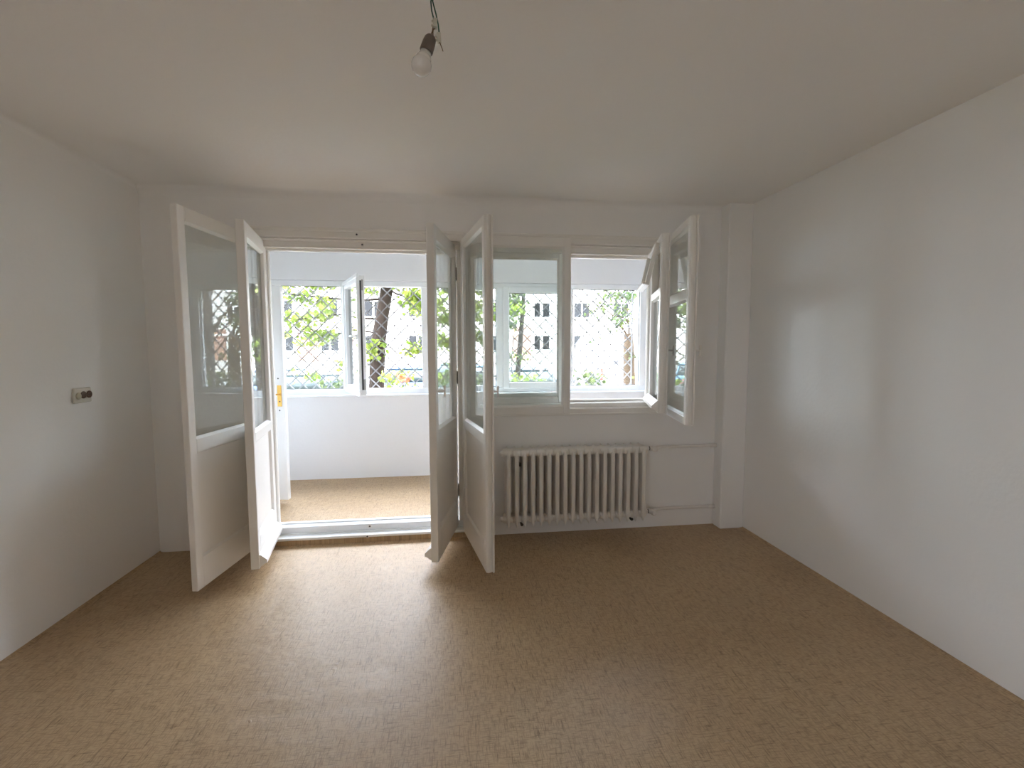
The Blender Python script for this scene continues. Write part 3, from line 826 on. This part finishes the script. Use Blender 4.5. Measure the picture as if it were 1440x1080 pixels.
for k in range(-11, 15):
    if k % 4 in (0, 1): continue
    box(bms, 9.68 + 3.49 * k + 0.95, 9.68 + 3.49 * (k + 1) - 0.95, -0.05, 0.0, 1.1, 4.0)
obj('salmon_panel', bms, M_SALMON, ab)
bms = B()
for row in range(1, 4):
    box(bms, -32, 66, -0.06, 0.0, 1.9 + 2.78 * row - 1.25, 1.9 + 2.78 * row - 1.12)
obj('string_course', bms, M_WINFR, ab)

# cars
def car(loc, rz, mat, label, van=False):
    c = empty('white_van' if van else 'car', (loc[0], loc[1], ZG + 0.14), rz)
    tag(c, label, 'van' if van else 'car', None if van else 'cars parked across the yard')
    L, Wd = (4.6, 1.85) if van else (4.2, 1.72)
    def loft(rows, z_list, name, mt, bev=0.0):
        bm = B(); rings = []
        for (x0, x1, w), z in zip(rows, z_list):
            n = 6
            ring = []
            for cx, cy, a0 in ((x1, w, 0), (x0, w, 90), (x0, -w, 180), (x1, -w, 270)):
                r = 0.18
                for i in range(n):
                    a = RAD(a0 + 90 * i / (n - 1))
                    ox = cx - math.copysign(r, cx - (x0 + x1) / 2); oy = cy - math.copysign(r, cy)
                    ring.append(bm.verts.new((ox + r * cos(a), oy + r * sin(a), z)))
            rings.append(ring)
        for a, b in zip(rings, rings[1:]):
            m_ = len(a)
            for i in range(m_):
                f = bm.faces.new((a[i], a[(i + 1) % m_], b[(i + 1) % m_], b[i])); f.smooth = True
        bm.faces.new(list(reversed(rings[0]))); bm.faces.new(rings[-1])
        return obj(name, bm, mt, c)
    h = L / 2; w = Wd / 2
    if van:
        loft([(-h, h, w - 0.06), (-h, h, w), (-h, h, w), (-h + 0.02, h - 0.55, w - 0.02), (-h + 0.03, h - 0.9, w - 0.06), (-h + 0.12, h - 1.1, w - 0.2)], [0.25, 0.4, 1.15, 1.3, 2.3, 2.55], 'body', mat)
        bobj('rear_door_seam', M_GASKET, c, (-h - 0.012, -h + 0.02, -0.04, 0.04, 0.55, 2.2))
        bobj('number_plate_light', M_GASKET, c, (-h - 0.03, -h + 0.02, 0.12, 0.58, 1.48, 1.62))
        for sy in (-1, 1): bobj('tail_lamp', M_TAIL, c, (-h - 0.01, -h + 0.06, sy * (w - 0.09) - 0.05, sy * (w - 0.09) + 0.05, 0.9, 1.35), bev=0.02)
        bobj('bumper', M_PLINTH, c, (-h - 0.06, -h + 0.1, -w + 0.05, w - 0.05, 0.32, 0.55), bev=0.03)
        gl = [(h - 0.78, h - 0.60, w - 0.15)]
        bobj('windscreen', M_CGLASS, c, (h - 0.95, h - 0.62, -w + 0.12, w - 0.12, 1.35, 2.05), bev=0.05)
    else:
        loft([(-h + 0.05, h - 0.05, w - 0.08), (-h, h, w), (-h + 0.01, h - 0.02, w), (-h + 0.06, h - 0.12, w - 0.03), (-h + 0.2, h - 0.5, w - 0.1)], [0.2, 0.38, 0.66, 0.84, 0.95], 'body', mat)
        loft([(-h + 0.22, h - 1.05, w - 0.11), (-h + 0.36, h - 1.4, w - 0.19), (-h + 0.62, h - 1.78, w - 0.25)], [0.94, 1.17, 1.38], 'glasshouse', M_CGLASS)
        loft([(-h + 0.58, h - 1.74, w - 0.235), (-h + 0.66, h - 1.86, w - 0.27), (-h + 0.9, h - 2.1, w - 0.4)], [1.375, 1.42, 1.45], 'roof', mat)
        for sx in (-1, 1):
            for sy in (-1, 1):
                bm = B()
                a = (h - 1.05, sy * (w - 0.10), 0.94) if sx > 0 else (-h + 0.22, sy * (w - 0.10), 0.94)
                b_ = (h - 1.76, sy * (w - 0.245), 1.39) if sx > 0 else (-h + 0.60, sy * (w - 0.245), 1.39)
                tube(bm, [a, b_], 0.035, 6); obj('pillar', bm, mat, c)
        for sy in (-1, 1):
            bobj('tail_lamp', M_TAIL, c, (-h - 0.01, -h + 0.1, sy * (w - 0.25) - 0.12, sy * (w - 0.25) + 0.12, 0.62, 0.78), bev=0.02)
    for sx in (-1, 1):
        for sy in (-1, 1):
            bm = B()
            lathe(bm, [(0.24, -0.1), (0.30, -0.08), (0.31, 0.0), (0.30, 0.08), (0.24, 0.1)], 18, Matrix.Translation((sx * (h - 0.8), sy * (w - 0.11), 0.31)) @ Matrix.Rotation(RAD(90), 4, 'X'))
            wh = obj('wheel', bm, M_TYRE, c)
            bm = B(); lathe(bm, [(0.17, -0.105), (0.17, 0.105)], 12, Matrix.Translation((sx * (h - 0.8), sy * (w - 0.11), 0.31)) @ Matrix.Rotation(RAD(90), 4, 'X'))
            obj('hub_cap', bm, M_CHROME, wh)
    return c
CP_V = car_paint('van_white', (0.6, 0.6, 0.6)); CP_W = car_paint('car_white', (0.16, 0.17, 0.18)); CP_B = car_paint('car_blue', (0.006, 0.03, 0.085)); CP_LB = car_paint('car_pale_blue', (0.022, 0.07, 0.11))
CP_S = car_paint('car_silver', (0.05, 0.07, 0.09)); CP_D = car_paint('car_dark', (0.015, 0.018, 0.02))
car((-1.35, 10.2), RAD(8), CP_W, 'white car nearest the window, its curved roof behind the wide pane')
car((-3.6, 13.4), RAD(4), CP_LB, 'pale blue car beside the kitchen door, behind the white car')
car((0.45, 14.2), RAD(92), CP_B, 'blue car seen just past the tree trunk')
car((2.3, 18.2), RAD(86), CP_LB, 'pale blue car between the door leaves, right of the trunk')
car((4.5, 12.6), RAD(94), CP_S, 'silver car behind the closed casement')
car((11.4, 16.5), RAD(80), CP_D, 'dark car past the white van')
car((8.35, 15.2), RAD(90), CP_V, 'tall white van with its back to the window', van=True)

# ------------------------------------------------------------------ trees and shrubs
def leaf_card(bm, p, size, rnd):
    d = Vector((rnd.uniform(-1, 1), rnd.uniform(-1, 1), rnd.uniform(-0.9, 0.4))).normalized()
    up = Vector((rnd.uniform(-1, 1), rnd.uniform(-1, 1), rnd.uniform(-0.2, 1))).normalized()
    s = d.cross(up)
    if s.length < 0.1: return
    s.normalize(); nrm = s.cross(d)
    L = size * rnd.uniform(0.7, 1.25); w = L * 0.42
    pts = [p, p + d * L * 0.35 + s * w + nrm * L * 0.08, p + d * L * 0.75 + s * w * 0.75 + nrm * L * 0.06, p + d * L,
           p + d * L * 0.75 - s * w * 0.75 + nrm * L * 0.06, p + d * L * 0.35 - s * w + nrm * L * 0.08]
    v = [bm.verts.new(q) for q in pts]
    bm.faces.new((v[0], v[1], v[2], v[3])); bm.faces.new((v[0], v[3], v[4], v[5]))

def branchy(rnd, start, end, n=6, sag=0.1, wob=0.05):
    s, e = Vector(start), Vector(end)
    pts = []
    for i in range(n + 1):
        t = i / n
        p = s.lerp(e, t) + Vector((rnd.uniform(-wob, wob), rnd.uniform(-wob, wob), rnd.uniform(-wob, wob) - sag * t * t * 1.0)) * (0 if i == 0 else 1)
        pts.append(p)
    return pts

def tree(name, base, trunk_pts, trunk_r, branches, label, leafm, bark, seed, leaf=0.10, group='trees in the yard'):
    rnd = random.Random(seed)
    t = empty(name, base)
    tag(t, label, 'tree', group)
    b0 = Vector(base)
    bm = B(); tube(bm, [Vector(p) - b0 for p in trunk_pts], trunk_r, 12); obj('trunk', bm, bark, t)
    fol = B()
    for (s, e, r, nl, spread) in branches:
        pts = [p - b0 for p in branchy(rnd, s, e, 7, 0.12, 0.06)]
        bm = B(); tube(bm, pts, [r * (1 - 0.8 * i / 7) for i in range(8)], 6)
        L = (pts[-1] - pts[0]).length
        for j in range(max(2, int(L * 3))):
            k = rnd.uniform(0.25, 1.0); i = min(int(k * 7), 6); p = pts[i].lerp(pts[i + 1], k * 7 - i)
            q = p + Vector((rnd.uniform(-1, 1), rnd.uniform(-1, 1), rnd.uniform(-0.7, 0.5))) * spread
            tube(bm, [p, (p + q) / 2 + Vector((0, 0, 0.03)), q], [r * 0.3, r * 0.22, r * 0.1], 4, caps=False)
            for _ in range(int(1.9 * nl / max(2, int(L * 3)))):
                kk = rnd.uniform(0.2, 1.1)
                leaf_card(fol, p.lerp(q, kk) + Vector((rnd.gauss(0, 0.10), rnd.gauss(0, 0.10), rnd.gauss(0, 0.05))), leaf * 0.72, rnd)
        obj('branch', bm, bark, t)
    if len(fol.verts):
        f = obj('foliage', fol, leafm, t); f['kind'] = 'stuff'
    else: fol.free()
    return t

# thick dark tree seen in the opening of the plastic sash
tree('broad_tree', (0.76, 5.0, ZG), [(0.74, 5.0, ZG), (0.75, 5.0, 0.2), (0.77, 5.0, 0.9), (0.80, 5.0, 1.5), (0.88, 5.02, 2.0), (0.99, 5.04, 2.6), (1.12, 5.1, 3.6), (1.2, 5.1, 5.5)],
     [0.20, 0.15, 0.135, 0.135, 0.115, 0.11, 0.10, 0.06],
     [((0.9, 5.0, 2.35), (-2.1, 5.3, 2.55), 0.026, 230, 0.22), ((0.98, 5.0, 2.6), (-2.0, 4.7, 2.85), 0.028, 300, 0.26), ((0.85, 5.0, 2.0), (-1.6, 5.1, 2.12), 0.020, 150, 0.16),
      ((0.82, 5.0, 1.75), (-1.9, 4.9, 1.80), 0.018, 170, 0.15), ((-0.9, 4.9, 1.85), (-2.4, 5.0, 1.55), 0.012, 130, 0.16), ((0.1, 5.0, 1.86), (0.45, 4.9, 1.22), 0.009, 60, 0.13), ((-0.6, 5.0, 1.85), (-0.25, 4.9, 1.02), 0.008, 40, 0.12),
      ((1.0, 5.0, 2.7), (1.9, 4.5, 2.45), 0.020, 260, 0.26), ((0.98, 5.0, 2.55), (2.3, 5.2, 2.0), 0.020, 260, 0.26), ((1.1, 5.05, 3.2), (-1.2, 5.4, 3.0), 0.03, 160, 0.3),
      ((1.1, 5.0, 3.3), (2.9, 5.3, 2.9), 0.03, 300, 0.36), ((1.2, 5.1, 2.9), (3.4, 5.2, 2.2), 0.020, 300, 0.3), ((0.8, 5.0, 1.6), (0.72, 4.72, 1.62), 0.010, 40, 0.10), ((0.78, 5.0, 1.35), (0.66, 4.7, 1.40), 0.008, 30, 0.10),
      ((0.82, 5.0, 1.5), (1.75, 4.8, 1.52), 0.010, 60, 0.15), ((1.0, 5.0, 2.75), (0.55, 4.6, 2.5), 0.012, 60, 0.14)],
     'thick dark trunked tree with fresh green leaves outside the open sash', M_LEAF, M_BARK, 3, 0.125)
tree('garden_tree', (2.2, 6.4, ZG), [(2.2, 6.4, ZG), (2.24, 6.4, 0.8), (2.2, 6.4, 1.8), (2.3, 6.4, 3.4)], [0.07, 0.06, 0.05, 0.03],
     [((2.2, 6.4, 1.5), (1.75, 6.2, 1.85), 0.02, 170, 0.3), ((2.22, 6.4, 1.1), (2.6, 6.2, 1.6), 0.02, 220, 0.26), ((2.22, 6.4, 1.9), (1.8, 6.2, 2.6), 0.02, 260, 0.36), ((2.25, 6.4, 2.2), (2.65, 6.3, 2.7), 0.02, 240, 0.28), ((2.2, 6.4, 0.7), (1.9, 6.2, 1.0), 0.015, 120, 0.25)],
     'slender bushy green tree seen through the door leaf right of the doorway', M_LEAF, M_TWIG, 5, 0.12)
tree('thin_tree', (3.5, 7.0, ZG), [(3.52, 7.0, ZG), (3.58, 7.0, 0.7), (3.66, 7.0, 1.6), (3.72, 7.0, 2.4), (3.8, 7.0, 3.8)], [0.07, 0.065, 0.06, 0.05, 0.03],
     [((3.35, 7.0, -0.2), (3.62, 7.0, 2.7), 0.022, 0, 0.1), ((3.66, 7.0, 1.7), (3.35, 6.9, 2.6), 0.014, 130, 0.25), ((3.7, 7.0, 2.2), (3.4, 6.9, 3.1), 0.014, 160, 0.25), ((3.62, 7.0, 1.2), (3.95, 6.9, 1.6), 0.01, 18, 0.2), ((3.6, 7.0, 1.1), (3.3, 6.9, 1.45), 0.01, 22, 0.2)],
     'thin grey tree with few leaves behind the closed casement', M_LEAFD, M_TWIG, 8, 0.10)
tree('stubby_tree', (5.87, 6.0, ZG), [(5.88, 6.0, ZG), (5.88, 6.0, 0.6), (5.86, 6.0, 1.3), (5.84, 6.0, 1.78)], [0.15, 0.13, 0.115, 0.10],
     [((5.84, 6.0, 1.70), (5.0, 5.9, 2.75), 0.022, 40, 0.15), ((5.3, 5.95, 2.35), (4.75, 5.9, 2.2), 0.012, 14, 0.14), ((5.6, 5.95, 2.05), (5.2, 5.9, 1.75), 0.010, 10, 0.14), ((5.1, 5.9, 2.7), (6.1, 6.2, 2.5), 0.012, 50, 0.12), ((5.80, 6.0, 1.72), (5.45, 5.9, 2.35), 0.018, 14, 0.12), ((5.5, 6.0, 2.15), (6.4, 6.1, 1.95), 0.016, 6, 0.12),
      ((5.85, 6.0, 1.75), (5.75, 6.3, 2.9), 0.02, 70, 0.16), ((5.3, 6.1, 2.66), (5.95, 6.4, 2.72), 0.014, 90, 0.14), ((5.85, 6.0, 1.25), (5.98, 5.8, 1.50), 0.01, 24, 0.08)],
     'stubby tan trunk with bare crossing branches behind the open half of the window', M_LEAFD, M_PALEBARK, 11, 0.10)
tree('thin_tree', (-2.6, 6.2, ZG), [(-2.6, 6.2, ZG), (-2.55, 6.2, 1.0), (-2.5, 6.2, 2.2), (-2.4, 6.2, 4.0)], [0.08, 0.07, 0.06, 0.04],
     [((-2.5, 6.2, 1.6), (-1.7, 6.0, 2.1), 0.02, 220, 0.32), ((-2.5, 6.2, 2.0), (-3.3, 6.0, 2.6), 0.02, 220, 0.34), ((-2.5, 6.2, 2.3), (-1.6, 6.0, 2.8), 0.02, 240, 0.34), ((-2.5, 6.2, 1.3), (-3.1, 6.0, 1.6), 0.015, 140, 0.25)],
     'leafy tree outside beyond the kitchen door', M_LEAF, M_TWIG, 13, 0.115)
# bare trees further right, seen mirrored in the far left door pane
for i, (x, y, s) in enumerate(((9.2, 9.0, 21), (12.4, 12.5, 22), (16.0, 16.0, 23))):
    tree('bare_tree', (x, y, ZG), [(x, y, ZG), (x + 0.1, y, 1.2), (x, y, 2.6), (x + 0.2, y, 5)], [0.16, 0.13, 0.10, 0.05],
         [((x, y, 1.6), (x - 0.9, y, 3.0), 0.05, 3, 0.3), ((x, y, 2.2), (x + 1.0, y, 3.6), 0.05, 3, 0.3), ((x, y, 2.8), (x - 0.7, y, 4.4), 0.04, 3, 0.3), ((x, y, 1.3), (x + 0.8, y, 2.3), 0.03, 3, 0.25)],
         ['nearly bare tree at the street edge right of the van', 'second nearly bare tree farther along the street, right of the van', 'farthest nearly bare tree along the street, right of the van'][i], M_LEAFD, M_TWIG, s)

def lamp_post():
    t = empty('lamp_post', (4.52, 9.0, ZG)); tag(t, 'thin dark street lamp post behind the closed casement', 'lamp post')
    bm = B(); tube(bm, [(0, 0, 0), (0, 0, 0.9), (0, 0, 5.4)], [0.05, 0.035, 0.03], 10); obj('pole', bm, M_PLINTH, t)
    bm = B(); tube(bm, [(0, 0, 5.4), (0, -0.3, 5.6), (0, -0.8, 5.65)], 0.025, 8); box(bm, -0.09, 0.09, -1.25, -0.75, 5.6, 5.7, 0.02); obj('lamp_head', bm, M_PLINTH, t)
lamp_post()

def shrub(x, y, w, h, seed, mat, label):
    h *= 1.09
    rnd = random.Random(seed)
    t = empty('shrub', (x, y, ZG)); tag(t, label, 'shrub', 'shrubs under the balcony windows')
    bm = B()
    for j in range(9):
        q = Vector((rnd.uniform(-1, 1) * w * 0.4, rnd.uniform(-1, 1) * 0.25, h * rnd.uniform(0.7, 1.0)))
        tube(bm, [(rnd.uniform(-0.06, 0.06), rnd.uniform(-0.05, 0.05), 0), q * 0.5 + Vector((0, 0, 0.05)), q], [0.014, 0.009, 0.004], 5)
    obj('stem', bm, M_TWIG, t)
    fol = B()
    for j in range(int(420 * w * h / 1.4)):
        a = rnd.uniform(0, 2 * pi); r = math.sqrt(rnd.random())
        z = h * (0.25 + 0.75 * rnd.random())
        k = 1.0 - 0.45 * max(0, (z / h - 0.6) / 0.4)
        leaf_card(fol, Vector((cos(a) * r * w * 0.42 * k, sin(a) * r * 0.32 * k, z)), 0.085, rnd)
    f = obj('foliage', fol, mat, t); f['kind'] = 'stuff'
    return t
sh = [(-2.7, 3.6, 1.3, 1.78), (-1.6, 3.7, 1.2, 1.70), (-0.6, 3.5, 1.1, 1.66), (0.35, 3.7, 1.0, 1.62), (1.3, 3.6, 1.1, 1.72), (2.3, 3.7, 1.2, 1.74), (3.3, 3.6, 1.1, 1.66), (4.3, 3.7, 1.1, 1.68), (5.35, 3.6, 1.2, 1.74), (6.5, 3.7, 1.3, 1.76)]
sl = ['green shrub under the end window past the kitchen door', 'green shrub low behind the kitchen door', 'green shrub low in the wide pane left of the open sash', 'green shrub at the foot of the dark trunk, left side',
      'green shrub right of the dark trunk with a red flower by it', 'green shrub low between the door leaves', 'green shrub low at the edge of the closed casement', 'green shrub low in the middle of the closed casement', 'green shrub low in the open half of the room window', 'green shrub under the last window before the end wall']
for i, (x, y, w, h) in enumerate(sh):
    shrub(x, y, w, h, 40 + i, M_HEDGE if i % 2 else M_LEAF, sl[i])
fl = empty('red_flower', (1.42, 3.2, ZG)); tag(fl, 'red flower head above the shrub right of the dark trunk', 'flower')
bm = B(); tube(bm, [(0, 0, 0), (0.03, 0, 0.9), (0.0, 0, 1.80)], [0.012, 0.008, 0.005], 6); obj('stem', bm, M_TWIG, fl)
bm = B()
rnd = random.Random(5)
for j in range(26): leaf_card(bm, Vector((rnd.uniform(-0.06, 0.06), rnd.uniform(-0.05, 0.05), 1.80 + rnd.uniform(-0.03, 0.04))), 0.055, rnd)
obj('petals', bm, M_RED, fl)
